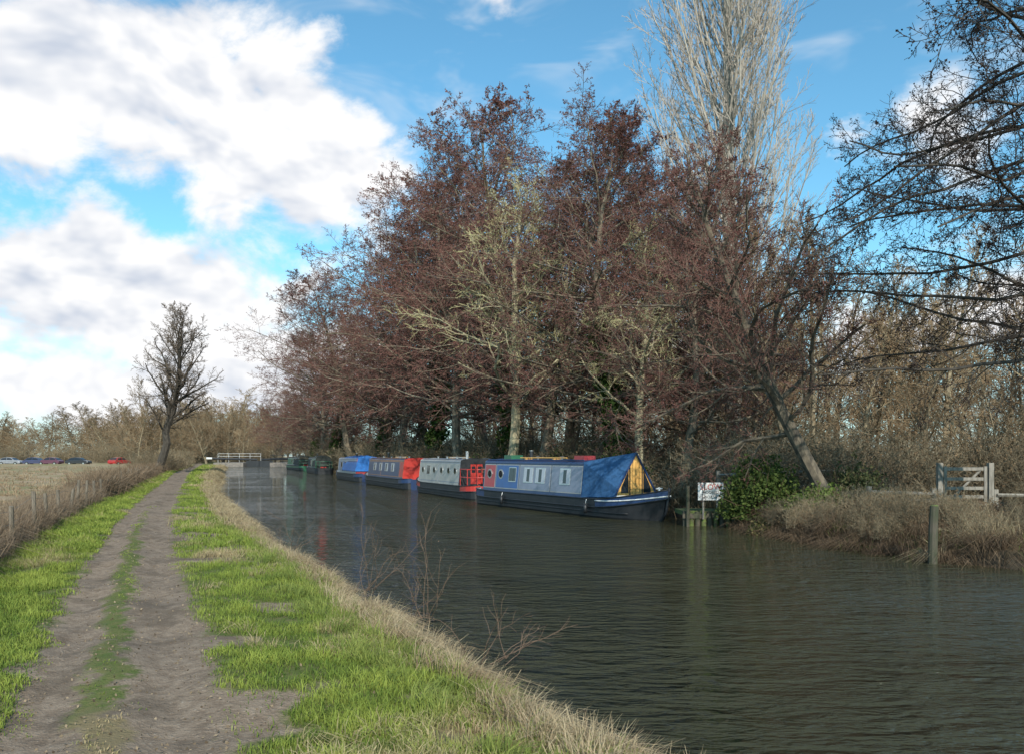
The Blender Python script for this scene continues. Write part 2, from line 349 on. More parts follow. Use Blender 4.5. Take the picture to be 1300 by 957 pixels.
a,b=edgeR(900,22,60,.0,3.5,r); tufts(g,a,b,30,.25,(.2,.5),(.015,.03),((.24,.17,.10),(.08,.075,.04)),r)
a,b=edgeR(500,60,140,.0,3.5,r); tufts(g,a,b,26,.3,(.25,.6),(.02,.05),((.27,.20,.11),(.11,.10,.045)),r)
place('dead_sedge_bank',g.mesh('dead_sedge_bank',[bm_]))
FO=-1.95
g=Big()
y=9*(110/9)**r.uniform(size=3000); d=FO-.05-np.abs(r.normal(.3,.5,3000)); x=cx(CP,y)+d*cn(CP,y)
k=y<30; tufts(g,x[k],y[k],44,.12,(.22,.68),(.004,.010),((.38,.28,.18),(.12,.082,.058)),r,leanr=(.1,.8))
tufts(g,x[~k],y[~k],28,.22,(.4,1.0),(.018,.04),((.31,.22,.14),(.12,.085,.055)),r,leanr=(.1,.8))
n=2600; y=14*(130/14)**r.uniform(size=n); x=cx(CP,y)-r.uniform(2.2,30,n)*(1+y/60); tufts(g,x,y,16,.4,(.12,.3),(.03,.06),((.43,.32,.20),(.26,.18,.11)),r)
place('dead_stem_hedge',g.mesh('dead_stem_hedge',[bm_]))
# ------------------------------------------------------------------ tree materials
bark=mat('alder_bark_mat',(.24,.195,.135),(.10,.08,.055),.9,8,.6,objrand=.2,sv=(1,1,.3))
twigM=mat_twig('alder_twig_mat',(.150,.085,.066),.2)
catk=mat_twig('alder_catkin_mat',(.150,.066,.055),.2)
ivyM=mat_twig('ivy_leaf_mat',(.05,.085,.02))
paleB=mat('pale_bark_mat',(.38,.34,.21),(.24,.20,.13),.9,8,.5,sv=(1,1,.3)); paleT=mat_twig('pale_twig_mat',(.40,.36,.19))
popB=mat('poplar_bark_mat',(.44,.40,.33),(.28,.25,.21),.9,6,.5,sv=(1,1,.3)); popT=mat_twig('poplar_twig_mat',(.42,.36,.30))
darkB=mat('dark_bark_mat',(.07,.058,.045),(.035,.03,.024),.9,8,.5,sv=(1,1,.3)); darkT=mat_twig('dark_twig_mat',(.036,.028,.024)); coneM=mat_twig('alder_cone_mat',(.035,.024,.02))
leanB=mat('leaning_bark_mat',(.16,.13,.09),(.06,.05,.038),.9,8,.6,sv=(1,1,.4))
loneT=mat_twig('willow_twig_mat',(.13,.10,.075))
woodB=mat('woodland_bark_mat',(.24,.195,.12),(.14,.11,.07),.9,8,objrand=.35,det=2); woodT=mat_twig('woodland_twig_mat',(.215,.145,.082),.45)
MA=[bark,twigM,catk,ivyM]
def zt(x,y): return float(zf(np.array([float(x)]),np.array([float(y)]))[0])
def alder(seed,H=18.0,ivy=None,w=1.0):
    rg=np.random.default_rng(seed); tr,ra=trunk_line(rg,H,14,.24,.02,.09)
    prof=lambda t:w*H*.36*np.interp(t,[.15,.3,.5,.75,1],[.8,1.05,1.03,.82,.32])
    return tree_mesh('alder_mesh%d'%seed,seed,tr,ra,[
     dict(n=44,t0=.2,a0=84,a1=42,len=prof,K=7,S=4,w=.12,trop=(0,0,.02),rr=.42,rmin=.022,rmax=.10,rtip=.011),
     dict(n=9,t0=.2,a0=56,a1=42,ratio=.5,K=4,S=3,w=.15,trop=(0,0,.02),rr=.5,rmin=.013,rtip=.008),
     dict(n=8,t0=.15,a0=54,a1=42,ratio=.52,K=3,S=3,w=.18,trop=(0,0,.02),rr=.6,rmin=.009,rtip=.006),
     dict(n=7,t0=.15,a0=55,a1=38,ratio=.55,K=2,S=3,w=.22,rr=.7,rmin=.0065,rmax=.008,rtip=.005)],
     MA,leaf=dict(n=2.9,s=.034,asp=.5),ivy=ivy)
A=[alder(21),alder(22,ivy=dict(n=6000,h=.5,r=.42)),alder(23),alder(24,ivy=dict(n=3500,h=.38,r=.38))]
def tree(name,me,x,y,H,H0,rz,wx=1.0): place(name,me,(x,y,zt(x,y)),rz,(H/H0*wx,H/H0*wx,H/H0))
row=[(6.8,31.5,11.5,0,1.2),(4.3,35,14.8,1,1.2),(1.6,41,17,2,1.2),(-.6,46.5,19,3,1.2),(-3.4,53,20.5,0,1.2),(-6.3,60,21.5,1,1.25),(-9.6,69,21,2,1.25),(-13,78,21,3,1.25),
(-18,90,20.5,0,1.3),(-23,103,20,1,1.3),(-27,115,18.5,2,1.35),(-31.5,127,17,3,1.45),(-34,137,14.5,1,1.6),(-46,156,13,0,1.3),
(9.5,37,11,2,1.1),(6.5,43,15.5,3,1.1),(3,50,18,0,1.2),(-2,64,20,2,1.1),(-9,84,19,3,1.2),(-18,108,18,1,1.2)]
for k,(x,y,H,v,w) in enumerate(row): tree('alder_tree',A[v],x,y,H,18.0,k*1.9,w)
rg=np.random.default_rng(40); tr,ra=trunk_line(rg,17,12,.26,.03,.09,lean=(.12,0,0))
me=tree_mesh('ash_mesh',41,tr,ra,[
 dict(n=26,t0=.28,a0=70,a1=35,len=lambda t:6.0*np.interp(t,[.2,.5,1],[1,.9,.25]),K=8,S=4,w=.18,trop=(0,0,.02),rr=.5,rmin=.03,rmax=.11,rtip=.014),
 dict(n=9,t0=.2,a0=55,a1=40,ratio=.5,K=5,S=3,w=.24,trop=(0,0,.0),rr=.55,rmin=.014,rtip=.009),
 dict(n=7,t0=.15,a0=50,a1=40,ratio=.5,K=3,S=3,w=.28,rr=.6,rmin=.011,rtip=.008),
 dict(n=5,t0=.15,a0=50,a1=40,ratio=.5,K=2,S=3,w=.28,rr=.7,rmin=.009,rmax=.011,rtip=.007)],[paleB,paleT])
tree('ash_tree',me,-.2,38.3,14.5,17,.4,1.15); tree('ash_tree',me,5.0,31.8,10.5,17,2.4,1.1)
# poplar
rg=np.random.default_rng(50); tr,ra=trunk_line(rg,31,14,.42,.03,.02)
me=tree_mesh('poplar_mesh',51,tr,ra,[
 dict(n=120,t0=.17,a0=32,a1=18,asd=5,len=lambda t:9.2*np.interp(t,[.15,.35,.7,1],[.75,1,.8,.25]),K=8,S=3,w=.05,trop=(0,0,.06),rr=.3,rmin=.026,rmax=.07,rtip=.011),
 dict(n=10,t0=.15,a0=30,a1=22,ratio=.36,K=4,S=3,w=.07,trop=(0,0,.09),rr=.5,rmin=.014,rtip=.009),
 dict(n=7,t0=.15,a0=32,a1=24,ratio=.5,K=3,S=3,w=.09,trop=(0,0,.09),rr=.6,rmin=.011,rtip=.0075),
 dict(n=4,t0=.2,a0=35,a1=25,ratio=.5,K=2,S=3,w=.12,trop=(0,0,.06),rr=.7,rmin=.008,rmax=.010,rtip=.006)],[popB,popT])
tree('poplar_tree',me,10.6,38,31,31,.4)
def resamp(P,K):
    P=np.array(P,float); s=np.r_[0,np.cumsum(np.linalg.norm(P[1:]-P[:-1],axis=1))]; t=np.linspace(0,s[-1],K+1)
    return np.stack([np.interp(t,s,P[:,i]) for i in range(3)],1)
tp=resamp([(8.75,20.8,.1),(8.3,21,.9),(7.6,21,2.2),(6.95,21,3.5),(6.4,21,4.8),(6.0,21.1,5.9),(5.55,21,7.0),(5.2,21.2,8.1),(4.9,21.2,9.2)],14)
me=tree_mesh('lean_mesh',61,tp[None],(np.linspace(1,0,15)[None]**.7*.19+.02),[
 dict(n=32,t0=.28,a0=75,a1=40,len=lambda t:3.9*np.interp(t,[.2,.5,1],[.95,1,.45]),K=7,S=4,w=.16,trop=(0,0,.01),rr=.5,rmin=.02,rmax=.075,rtip=.009),
 dict(n=9,t0=.2,a0=52,a1=38,ratio=.5,K=4,S=3,w=.2,trop=(0,0,.01),rr=.5,rmin=.010,rtip=.006),
 dict(n=8,t0=.15,a0=50,a1=38,ratio=.52,K=3,S=3,w=.24,rr=.6,rmin=.006,rtip=.0045),
 dict(n=6,t0=.15,a0=50,a1=35,ratio=.55,K=2,S=3,w=.27,rr=.7,rmin=.0045,rmax=.0055,rtip=.0035)],[leanB,twigM,catk],leaf=dict(n=1.9,s=.022,asp=.55))
place('leaning_alder_tree',me)
# overhanging near tree
rg=np.random.default_rng(70); tr,ra=trunk_line(rg,15,12,.30,.04,.04)
me=tree_mesh('near_mesh',72,tr,ra,[
 dict(n=96,t0=.24,a0=96,a1=52,len=lambda t:6.9*np.interp(t,[.2,.5,1],[.85,1,.55]),K=12,S=5,w=.14,trop=(-.012,0,-.004),rr=.3,rmin=.020,rmax=.048,rtip=.007,filt=lambda p,d,r:(d[:,0]<-.1)|(r.uniform(size=len(p))<.15)),
 dict(n=15,t0=.2,a0=60,a1=45,ratio=.26,K=5,S=3,w=.22,trop=(0,0,-.01),rr=.45,rmin=.009,rmax=.016,rtip=.005),
 dict(n=9,t0=.12,a0=56,a1=44,ratio=.5,K=3,S=3,w=.25,trop=(0,0,0),rr=.6,rmin=.0055,rmax=.008,rtip=.0045),
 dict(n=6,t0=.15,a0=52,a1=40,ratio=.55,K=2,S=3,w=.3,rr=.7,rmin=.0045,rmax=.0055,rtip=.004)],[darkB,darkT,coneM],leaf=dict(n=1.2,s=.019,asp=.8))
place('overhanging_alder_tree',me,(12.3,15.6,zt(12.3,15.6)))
# lone tree left
tp=resamp([(0,0,-.2),(.3,0,1),(.9,0,2.6),(.7,0,4.2),(1.3,.2,5.5),(1.9,0,8),(2.1,0,11),(2.3,0,14.0)],14)
me=tree_mesh('lone_mesh',81,tp[None],(np.linspace(1,0,15)[None]**.8*.42+.03),[
 dict(n=36,t0=.26,a0=56,a1=26,len=lambda t:5.6*np.interp(t,[.25,.6,1],[.85,.9,.4]),K=7,S=4,w=.14,trop=(0,0,.06),rr=.45,rmin=.03,rmax=.13,rtip=.015),
 dict(n=10,t0=.15,a0=48,a1=34,ratio=.46,K=4,S=3,w=.17,trop=(0,0,.04),rr=.5,rmin=.018,rtip=.012),
 dict(n=8,t0=.1,a0=48,a1=34,ratio=.5,K=3,S=3,w=.2,trop=(0,0,.03),rr=.6,rmin=.013,rtip=.009),
 dict(n=6,t0=.1,a0=48,a1=34,ratio=.5,K=2,S=3,w=.22,rr=.7,rmin=.010,rmax=.013,rtip=.008)],[darkB,loneT])
place('willow_tree',me,(-33.8,76,zt(-33.8,76)))
def wood(seed,H=10):
    rg=np.random.default_rng(seed); tr,ra=trunk_line(rg,H,9,.10,.015,.07)
    return tree_mesh('wood_mesh%d'%seed,seed,tr,ra,[
     dict(n=24,t0=.12,a0=60,a1=30,len=lambda t:H*.34*np.interp(t,[.1,.4,1],[.8,1,.25]),K=5,S=3,w=.14,trop=(0,0,.06),rr=.45,rmin=.018,rmax=.045,rtip=.013),
     dict(n=7,t0=.15,a0=46,a1=35,ratio=.5,K=3,S=3,w=.18,trop=(0,0,.04),rr=.6,rmin=.013,rtip=.009),
     dict(n=6,t0=.1,a0=48,a1=35,ratio=.55,K=2,S=3,w=.22,rr=.7,rmin=.010,rtip=.008),
     dict(n=3,t0=.1,a0=50,a1=38,ratio=.6,K=1,S=3,w=.2,rr=.8,rmin=.009,rtip=.007)],[woodB,woodT],S0=5)
W=[wood(91),wood(92),wood(93)]
def thick(seed):
    rg=np.random.default_rng(seed); n=110; p=np.stack([rg.uniform(-2.2,2.2,n),rg.uniform(-1.6,1.6,n),np.full(n,-.1)],1)
    d=nrm(np.stack([rg.normal(0,.4,n),rg.normal(0,.4,n),np.ones(n)],1))
    pts,rad=grow(p,d,rg.uniform(.8,3.0,n),np.full(n,.014),np.full(n,.008),5,.16,(0,0,-.03),rg)
    return tree_mesh('thick%d'%seed,seed,pts,rad,[
     dict(n=8,t0=.1,a0=50,a1=35,ratio=.42,K=3,S=3,w=.2,trop=(0,0,.02),rr=.7,rmin=.008,rtip=.006),
     dict(n=4,t0=.1,a0=50,a1=35,ratio=.5,K=2,S=3,w=.25,rr=.8,rmin=.007,rtip=.005)],[woodB,woodT,woodT],S0=3,leaf=dict(n=1.0,s=.035,asp=.7))
T=[thick(95),thick(96)]
E=empty('scrub_thicket'); r=np.random.default_rng(5)
for k in range(150):
    y=22+ (150-22)*r.uniform()**1.5; d=2.6+r.uniform()**1.5*15; x=float(cx(CR,y)+d*cn(CR,y))
    if y<25 and x<14.5: continue
    s=r.uniform(.65,1.1)*(1+y/150); place('thicket_clump',T[k%2],(x,y,zt(x,y)),r.uniform(0,6.28),(s,s,s*r.uniform(.6,1.0)),E)
for k in range(34):
    x=r.uniform(9.5,28); y=r.uniform(24,34)+max(0,x-18)*.2; s=r.uniform(.5,.9); place('thicket_clump',T[k%2],(x,y,zt(x,y)),r.uniform(0,6.28),s,E)
for k in range(10):
    x=r.uniform(13.4,20); y=r.uniform(19.5,23); s=r.uniform(.25,.4); place('thicket_clump',T[k%2],(x,y,zt(x,y)),r.uniform(0,6.28),s,E)
for k in range(40):
    y=r.uniform(9,20.5); d=r.uniform(.3,2.2); x=float(cx(CR,y)+d*cn(CR,y)); s=r.uniform(.20,.32)
    if x>9.8 and y>16.5: s*=.7
    place('thicket_clump',T[k%2],(x,y,zt(x,y)),r.uniform(0,6.28),s,E)
E=empty('background_woodland')
for k in range(105):
    y=32+100*r.uniform()**1.3; x=float(cx(CR,y))+9+r.uniform()*50
    if x>y*.85+6: x=r.uniform(8,y*.8)
    s=r.uniform(.75,1.2)*(.8+y/150); place('woodland_tree',W[k%3],(x,y,zt(x,y)),r.uniform(0,6.28),s,E)
for k in range(30):
    x=r.uniform(13,36); y=r.uniform(27,40); s=r.uniform(.45,.8); place('woodland_tree',W[k%3],(x,y,zt(x,y)),r.uniform(0,6.28),s,E)
E=empty('distant_woodland')
for k in range(140):
    y=r.uniform(200,330); x=r.uniform(-.85,-.2)*y; s=r.uniform(.8,1.5)*(1.3 if x/y>-.53 else 1.05); place('woodland_tree',W[k%3],(x,y,.2),r.uniform(0,6.28),(s*2,s*2,s),E)
for k in range(40):
    y=r.uniform(150,190); x=r.uniform(-.50,-.27)*y; s=r.uniform(.8,1.4); place('woodland_tree',W[k%3],(x,y,.2),r.uniform(0,6.28),(s*1.3,s*1.3,s),E)
for k in range(54):
    y=r.uniform(165,240); x=r.uniform(-.8,-.3)*y; s=r.uniform(1.2,2.0); place('thicket_clump',T[k%2],(x,y,.2),r.uniform(0,6.28),s,E)
for k in range(16):
    y=r.uniform(80,125); x=float(cx(CP,y))-r.uniform(1.8,4.5); s=r.uniform(.5,1.0); place('thicket_clump',T[k%2],(x,y,.2),r.uniform(0,6.28),s,E)
tree('birch_tree',W[1],-78,172,18,10,1.0)
# ------------------------------------------------------------------ bushes
def bush(name,loc,dim,N,s,cols,seed,twn=60):
    rg=np.random.default_rng(seed); big=Big(); u=nrm(rg.normal(size=(N,3))); u[:,2]=np.abs(u[:,2])
    lump=.45+.95*fbm(u[:,0]*2.6+seed,u[:,1]*2.6+u[:,2]*2.3,3); rr=(rg.uniform(.35,1,N)**.5*lump)[:,None]
    P=u*rr*np.array(dim)
    leafquads(big,P,s,rg,0,.65,col=lerp3(cols[0],cols[1],rg.uniform(size=N)))
    p0=rg.normal(0,.15,(twn,3))*np.array(dim); p0[:,2]=0; d=nrm(rg.normal(size=(twn,3))*np.array([1,1,.3])+np.array([0,0,1.0]))
    pts,ra=grow(p0,d,rg.uniform(.7,1.25,twn)*dim[2],np.full(twn,.008),np.full(twn,.004),5,.18,(0,0,-.03),rg)
    nv=big.nv; tubes(big,pts,ra,3,0); big.C.append(np.tile(np.array([[.15,.095,.065]]),(big.nv-nv,1)))
    place(name,big.mesh(name,[bm_]),(loc[0],loc[1],zt(*loc)-.05))
bush('ivy_bush',(6.9,21.9),(1.2,.7,1.7),7000,.045,((.035,.06,.015),(.11,.145,.033)),1)
bush('ivy_bush',(7.7,19.9),(.9,.6,.85),4000,.04,((.07,.11,.02),(.18,.22,.06)),2)
bush('holly_bush',(9.6,22.2),(1.0,.8,1.4),3000,.045,((.06,.08,.03),(.14,.13,.055)),3)
bush('bramble_bush',(6.5,20.3),(.6,.6,.5),2500,.035,((.10,.13,.03),(.22,.16,.08)),4)
bush('bramble_bush',(9.2,17.0),(1.1,.8,.5),2400,.025,((.15,.095,.06),(.23,.155,.10)),5,300)
bush('bramble_bush',(12.4,17.3),(1.3,.8,.4),2000,.025,((.15,.09,.06),(.22,.15,.095)),6,300)
bush('bramble_bush',(8.4,18.8),(.9,.7,.6),2200,.025,((.15,.10,.06),(.22,.15,.085)),7,180)
bush('bramble_bush',(11.2,18.9),(1.3,.6,.5),2200,.025,((.13,.085,.055),(.20,.14,.085)),8,260)
for i,(x,y) in enumerate([(2.2,37.5),(-1.5,44.5),(4.5,33.2),(-6,57)]): bush('ivy_bush',(x,y),(1.4,1.0,1.7),3000,.07,((.04,.07,.02),(.085,.105,.035)),10+i)
thornM=mat_twig('thorn_stem_mat',(.15,.10,.07))
rg=np.random.default_rng(31); n=9
for (bx,by,hh) in((-1.1,9.4,.7),(-2.1,11.2,.7),(-.2,7.6,.42),(-4.7,16.5,.6)):
    p=np.stack([bx+rg.normal(0,.12,n),by+rg.normal(0,.15,n),np.full(n,.05)],1); d=nrm(np.stack([rg.normal(.35,.45,n),rg.normal(-.1,.4,n),rg.uniform(.3,1,n)],1))
    pts,ra=grow(p,d,rg.uniform(.6,1.5,n)*hh*1.3,np.full(n,.004),np.full(n,.002),6,.2,(0,0,-.02),rg)
    me=tree_mesh('thorn',int(by*10),pts,ra,[dict(n=5,t0=.3,a0=45,a1=35,ratio=.4,K=3,S=3,w=.2,rr=.7,rmin=.002,rmax=.003,rtip=.0013)],[thornM,thornM,thornM],S0=4,leaf=dict(n=.5,s=.008))
    place('thorn_shrub',me)
# ------------------------------------------------------------------ paints
def paint(name,c,rough=.35): 
    return mat(name,c,tuple(x*.78+.012 for x in c),rough,2.5,.04,spec=.5)
black=paint('hull_black_mat',(.013,.015,.018),.5); navy=paint('navy_paint_mat',(.02,.045,.12)); grey=paint('grey_panel_mat',(.20,.225,.29)); white=paint('white_paint_mat',(.72,.72,.70))
blue=paint('blue_paint_mat',(.03,.095,.27)); red=paint('red_paint_mat',(.48,.04,.03)); cream=paint('cream_paint_mat',(.36,.35,.315)); orange=paint('orange_door_mat',(.50,.20,.05))
green=paint('green_paint_mat',(.03,.13,.07)); roofg=paint('roof_grey_mat',(.26,.28,.31),.6); maroon=paint('maroon_paint_mat',(.34,.04,.045)); chrome=mat('window_frame_mat',(.6,.6,.58),rough=.3,metal=.8)
canvas=mat('blue_canvas_mat',(.03,.10,.22),(.02,.07,.155),.85,7,.3); tarp=mat('tarp_blue_mat',(.02,.15,.46),(.015,.10,.33),.5,5,.5); darkg=mat('dark_cloth_mat',(.03,.035,.03),rough=.8)
m_,t_,b_=newmat('window_glass_mat'); b_.inputs['Base Color'].default_value=(.02,.025,.03,1); b_.inputs['Roughness'].default_value=.06; glass=m_
curtain=mat('curtained_window_mat',(.42,.44,.48),(.31,.33,.37),rough=.15,scale=9,sv=(8,8,.3))
wood_=mat('varnished_wood_mat',(.72,.42,.13),(.55,.29,.08),.4,10,.1,sv=(1,1,.15))
PM=[black,navy,grey,white,blue,red,cream,orange,green,roofg,maroon,chrome,canvas,tarp,darkg,glass,curtain,wood_]
K_={n:i for i,n in enumerate('black navy grey white blue red cream orange green roofg maroon chrome canvas tarp darkg glass curtain wood'.split())}
def narrowboat(name,bow,stern,sp):
    bow=Vector((*bow,0)); stern=Vector((*stern,0)); mid=(bow+stern)/2; d=bow-stern; L=d.length; root=empty(name,mid,math.atan2(d.y,d.x))
    W=1.02; h=L/2; G0=.62; k=K_
    def hw(x):
        if x>h-2.3: u=(x-(h-2.3))/2.3; return W*max(.045,(1-u**2.3))
        if x<-h+.8: u=(-h+.8-x)/.8; return W*(.55+.45*math.sqrt(max(0,1-u*u)))
        return W
    def gz(x):
        u=max(0,(x-(h-3))/3); v=max(0,(-h+1.5-x)/1.5); return G0+.36*u**2+.05*v
    xs_=[-h,-h+.06,-h+.2,-h+.5,-h+.8]+list(np.linspace(-h+1.2,h-2.4,12))+list(np.linspace(h-2.2,h,14))
    g=Geo(); rows=[]
    for x in xs_:
        w=hw(x); G=gz(x); u=max(0,(x-(h-2.3))/2.3); xb=x-.35*u**3
        rows.append([(xb-.1*u,w*.7*(1-.3*u),-.45),(xb,w*(.97-.10*u),.06),(x-.1*u**3,w*(.985),G-.30),(x,w,G-.27),(x,w*1.0,G-.03),(x,w-.045 if w>.1 else w*.5,G+.0),(x,(w-.05)*.9 if w>.1 else w*.4,G-.06)])
    n=len(xs_); R=7; P=[]
    for sgn in(-1,1):
        for rw in rows: P+=[(a,sgn*b,c) for a,b,c in rw]
    F=[];M=[]
    for si in range(2):
        for i in range(n-1):
            for j in range(R-1):
                a=si*n*R+i*R+j; q=(a,a+R,a+R+1,a+1); F.append(q if si==0 else q[::-1])
                xx=xs_[i]; m=k['black']
                if j==3: m=k[sp.get('band','black')] if xx>h-2.9 or sp.get('fullband') or xx<-h+1.2 else k['black']
                if j==2: m=k['white'] if (xx>h-2.9 and sp.get('wstripe')) else k['black']
                if j>=5: m=k[sp.get('deck','roofg')]
                M.append(m)
    for i in range(n-1):
        a=i*R+R-1; b=n*R+i*R+R-1; F.append((a,a+R,b+R,b)); M.append(k[sp.get('deck','roofg')])
        a=i*R; b=n*R+i*R; F.append((a,b,b+R,a+R)); M.append(0)
    for i in(0,n-1):
        F.append(tuple([i*R+j for j in range(R)]+[n*R+i*R+j for j in range(R-1,-1,-1)])); M.append(k[sp.get('band','black')] if i==0 else 0)
    g.poly(P,F,M); g.obj('hull',PM,root,smooth=False)
    g=Geo()
    for sgn in(-1,1):
        for zo in(-.285,-.015):
            g.tube([(x+.005,sgn*(hw(x)+.008),gz(x)+zo) for x in xs_],.022,0,6)
        g.tube([(x-.2*max(0,(x-(h-2.3))/2.3)**3,sgn*(hw(x)*.985+.004),.2) for x in xs_[4:-6]],.015,0,6)
        if sp.get('wstripe'):
            g.tube([(x+.006,sgn*(hw(x)+.012),gz(x)-.045-.16*max(0,(x-(h-3))/3)) for x in xs_[-15:]],.024,k['white'],6)
    g.tube([(h+.02,0,gz(h)+.05),(h-.12,0,.3),(h-.5,0,-.3)],.045,0,8)
    g.obj('rubbing_strakes',PM,root,smooth=True)
    x0=-h+sp.get('c0',1.5); x1=h-sp.get('c1',3.6); zt_=1.80; sy=lambda z:.90-.12*(z-G0)/(zt_-.06-G0)
    sec=[(.90,G0-.08),(.90,G0),(.78,zt_-.06),(.75,zt_-.015),(.55,zt_+.035),(0,zt_+.07)]
    sec=sec+[(-a,b) for a,b in sec[-2::-1]]; ns=len(sec); g=Geo()
    P=[(x0,a,b) for a,b in sec]+[(x1,a,b) for a,b in sec]; F=[];M=[]
    for j in range(ns-1):
        F.append((j,j+ns,j+ns+1,j+1)[::-1]); M.append(k[sp['cabin']] if (j in(0,1,2,ns-2,ns-3,ns-4)) else k[sp.get('roof','roofg')])
    F+= [tuple(range(ns)),tuple(range(2*ns-1,ns-1,-1))]; M+=[k[sp.get('sternend',sp['cabin'])],k[sp.get('bowend',sp['cabin'])]]
    g.poly(P,F,M); g.obj('cabin',PM,root,bevel=.012)
    g=Geo()
    def sbox(xa,xb,za,zb,p,m,sgn,gg=None):
        gg=gg or g
        pts=[(xa,sgn*(sy(za)-.02),za),(xb,sgn*(sy(za)-.02),za),(xb,sgn*(sy(zb)-.02),zb),(xa,sgn*(sy(zb)-.02),zb),(xa,sgn*(sy(za)+p),za),(xb,sgn*(sy(za)+p),za),(xb,sgn*(sy(zb)+p),zb),(xa,sgn*(sy(zb)+p),zb)]
        fs=[(0,1,2,3),(7,6,5,4),(0,4,5,1),(1,5,6,2),(2,6,7,3),(3,7,4,0)]
        if sgn>0: fs=[q[::-1] for q in fs]
        gg.poly(pts,fs,k[m])
    for sgn in(-1,1):
        for (fa,fb,col) in sp.get('panels',[]):
            a=x0+(x1-x0)*fa+.06; b=x0+(x1-x0)*fb-.06
            sbox(a-.03,b+.03,G0+.10,zt_-.14,.004,sp.get('line','white'),sgn); sbox(a,b,G0+.13,zt_-.17,.008,col,sgn)
        sbox(x0+.01,x1-.01,zt_-.10,zt_-.065,.018,sp.get('rail','navy'),sgn)
    g.obj('side_panels',PM,root)
    g=Geo()
    for sgn in(-1,1):
        for (f,w,hh,kind) in sp.get('windows',[]):
            x=x0+(x1-x0)*f; zc=1.28
            if kind=='port':
                for rr,pp,mm in((.19,.030,'chrome'),(.14,.036,'glass')):
                    g.tube([(x,sgn*(sy(zc)-.02),zc),(x,sgn*(sy(zc)+pp),zc)],rr,k[mm],20)
            else:
                sbox(x-w/2-.03,x+w/2+.03,zc-hh/2-.03,zc+hh/2+.03,.022,'chrome',sgn)
                sbox(x-w/2,x-.014,zc-hh/2,zc+hh/2,.027,kind,sgn); sbox(x+.014,x+w/2,zc-hh/2,zc+hh/2,.027,'glass' if kind=='glass' else kind,sgn)
                sbox(x-w*.16,x+w*.16,zc-hh/2+.02,zc+hh/2-.02,.031,'glass',sgn)
    g.obj('windows',PM,root)
    g=Geo()
    for sgn in(-1,1): g.tube([(x0+.1,sgn*.70,zt_+.05),(x1-.1,sgn*.70,zt_+.05)],.018,k[sp.get('rail','navy')],6)
    for f in(.15,.38,.62,.85):
        x=x0+(x1-x0)*f; g.tube([(x,.1,zt_+.05),(x,.1,zt_+.13),(x,.1,zt_+.15)],[.05,.05,.09],k['chrome'],12); g.tube([(x,.1,zt_+.15),(x,.1,zt_+.18)],[.09,.03],k['chrome'],12)
    cxp=x0+(x1-x0)*sp.get('chim',.3); g.tube([(cxp,.35,zt_),(cxp,.35,zt_+.38)],.07,k[sp.get('chimc','black')],12); g.tube([(cxp,.35,zt_+.38),(cxp,.35,zt_+.41)],.085,k['chrome'],12)
    xb=x0+(x1-x0)*.5
    g.tube([(xb-1.5,-.3,zt_+.12),(xb+1.8,-.32,zt_+.12)],.025,k['wood'],6); g.tube([(xb-1.2,-.22,zt_+.11),(xb+1.2,-.2,zt_+.11)],.02,k['white'],6)
    g.box(xb-1.0,xb-.93,-.42,-.1,zt_+.02,zt_+.095,k['wood']); g.box(xb+1.0,xb+1.07,-.42,-.1,zt_+.02,zt_+.095,k['wood'])
    if sp.get('boxes'):
        g.box(x0+.6,x0+1.2,-.25,.3,zt_+.03,zt_+.22,k['green']); g.box(x1-1.3,x1-.7,-.3,.2,zt_+.04,zt_+.2,k['maroon'])
    g.obj('roof_fittings',PM,root,bevel=.006)
    if sp.get('cratch'):
        c=sp['cratch']; xc=x1+1.75; zb=gz(xc)+.0; bw=min(.84,hw(xc)-.08); ap=zt_+.30
        g=Geo(); P=[(x1-.02,.90,G0),(x1-.02,.78,zt_-.02),(x1-.02,.0,zt_+.12),(x1-.02,-.78,zt_-.02),(x1-.02,-.90,G0),(xc,bw,zb),(xc,bw*.86,zb+.25),(xc,0,ap),(xc,-bw*.86,zb+.25),(xc,-bw,zb)]
        F=[(0,5,6,1),(1,6,7,2),(2,7,8,3),(3,8,9,4)]; g.poly(P,[f[::-1] for f in F],k[c]); o=g.obj('cratch_cover',PM,root)
        s_=o.modifiers.new('Solidify','SOLIDIFY'); s_.thickness=.02
        g=Geo(); g.poly([(xc+.01,-bw,zb),(xc+.01,bw,zb),(xc+.01,bw*.86,zb+.25),(xc+.01,0,ap),(xc+.01,-bw*.86,zb+.25)],[(0,1,2,3,4)],k['wood'])
        def tri(px,a,m): g.poly([(px,y_,z_) for y_,z_ in a],[tuple(range(len(a)))],k[m])
        hgt=ap-zb
        for sg in(-1,1):
            a=[(sg*.30,zb+.12),(sg*bw*.72,zb+.12),(sg*bw*.70,zb+.30),(sg*.30,zb+hgt*.60)]
            tri(xc+.022,a if sg>0 else a[::-1],'glass')
            g.tube([(xc+.025,sg*.25,zb+.02),(xc+.025,sg*.25,zb+hgt*.72)],.018,k['black'],6)
            g.tube([(xc+.025,sg*bw,zb),(xc+.025,sg*bw*.86,zb+.25),(xc+.025,0,ap)],.038,k['navy'],6)
            for yy in(-.13,0,.13): g.box(xc+.012,xc+.02,yy-.003,yy+.003,zb+.05,zb+hgt*.8,k['black'])
        g.tube([(xc+.025,-bw,zb+.02),(xc+.025,bw,zb+.02)],.03,k['white'],6)
        g.obj('cratch_board',PM,root)
        g=Geo(); g.tube([(h-.45,0,gz(h-.4)-.05),(h-.45,0,gz(h-.4)+.14)],.035,k['white'],8); g.tube([(h-.45,-.12,gz(h-.4)+.10),(h-.45,.12,gz(h-.4)+.10)],.022,k['white'],8)
        g.obj('mooring_bollard',PM,root)
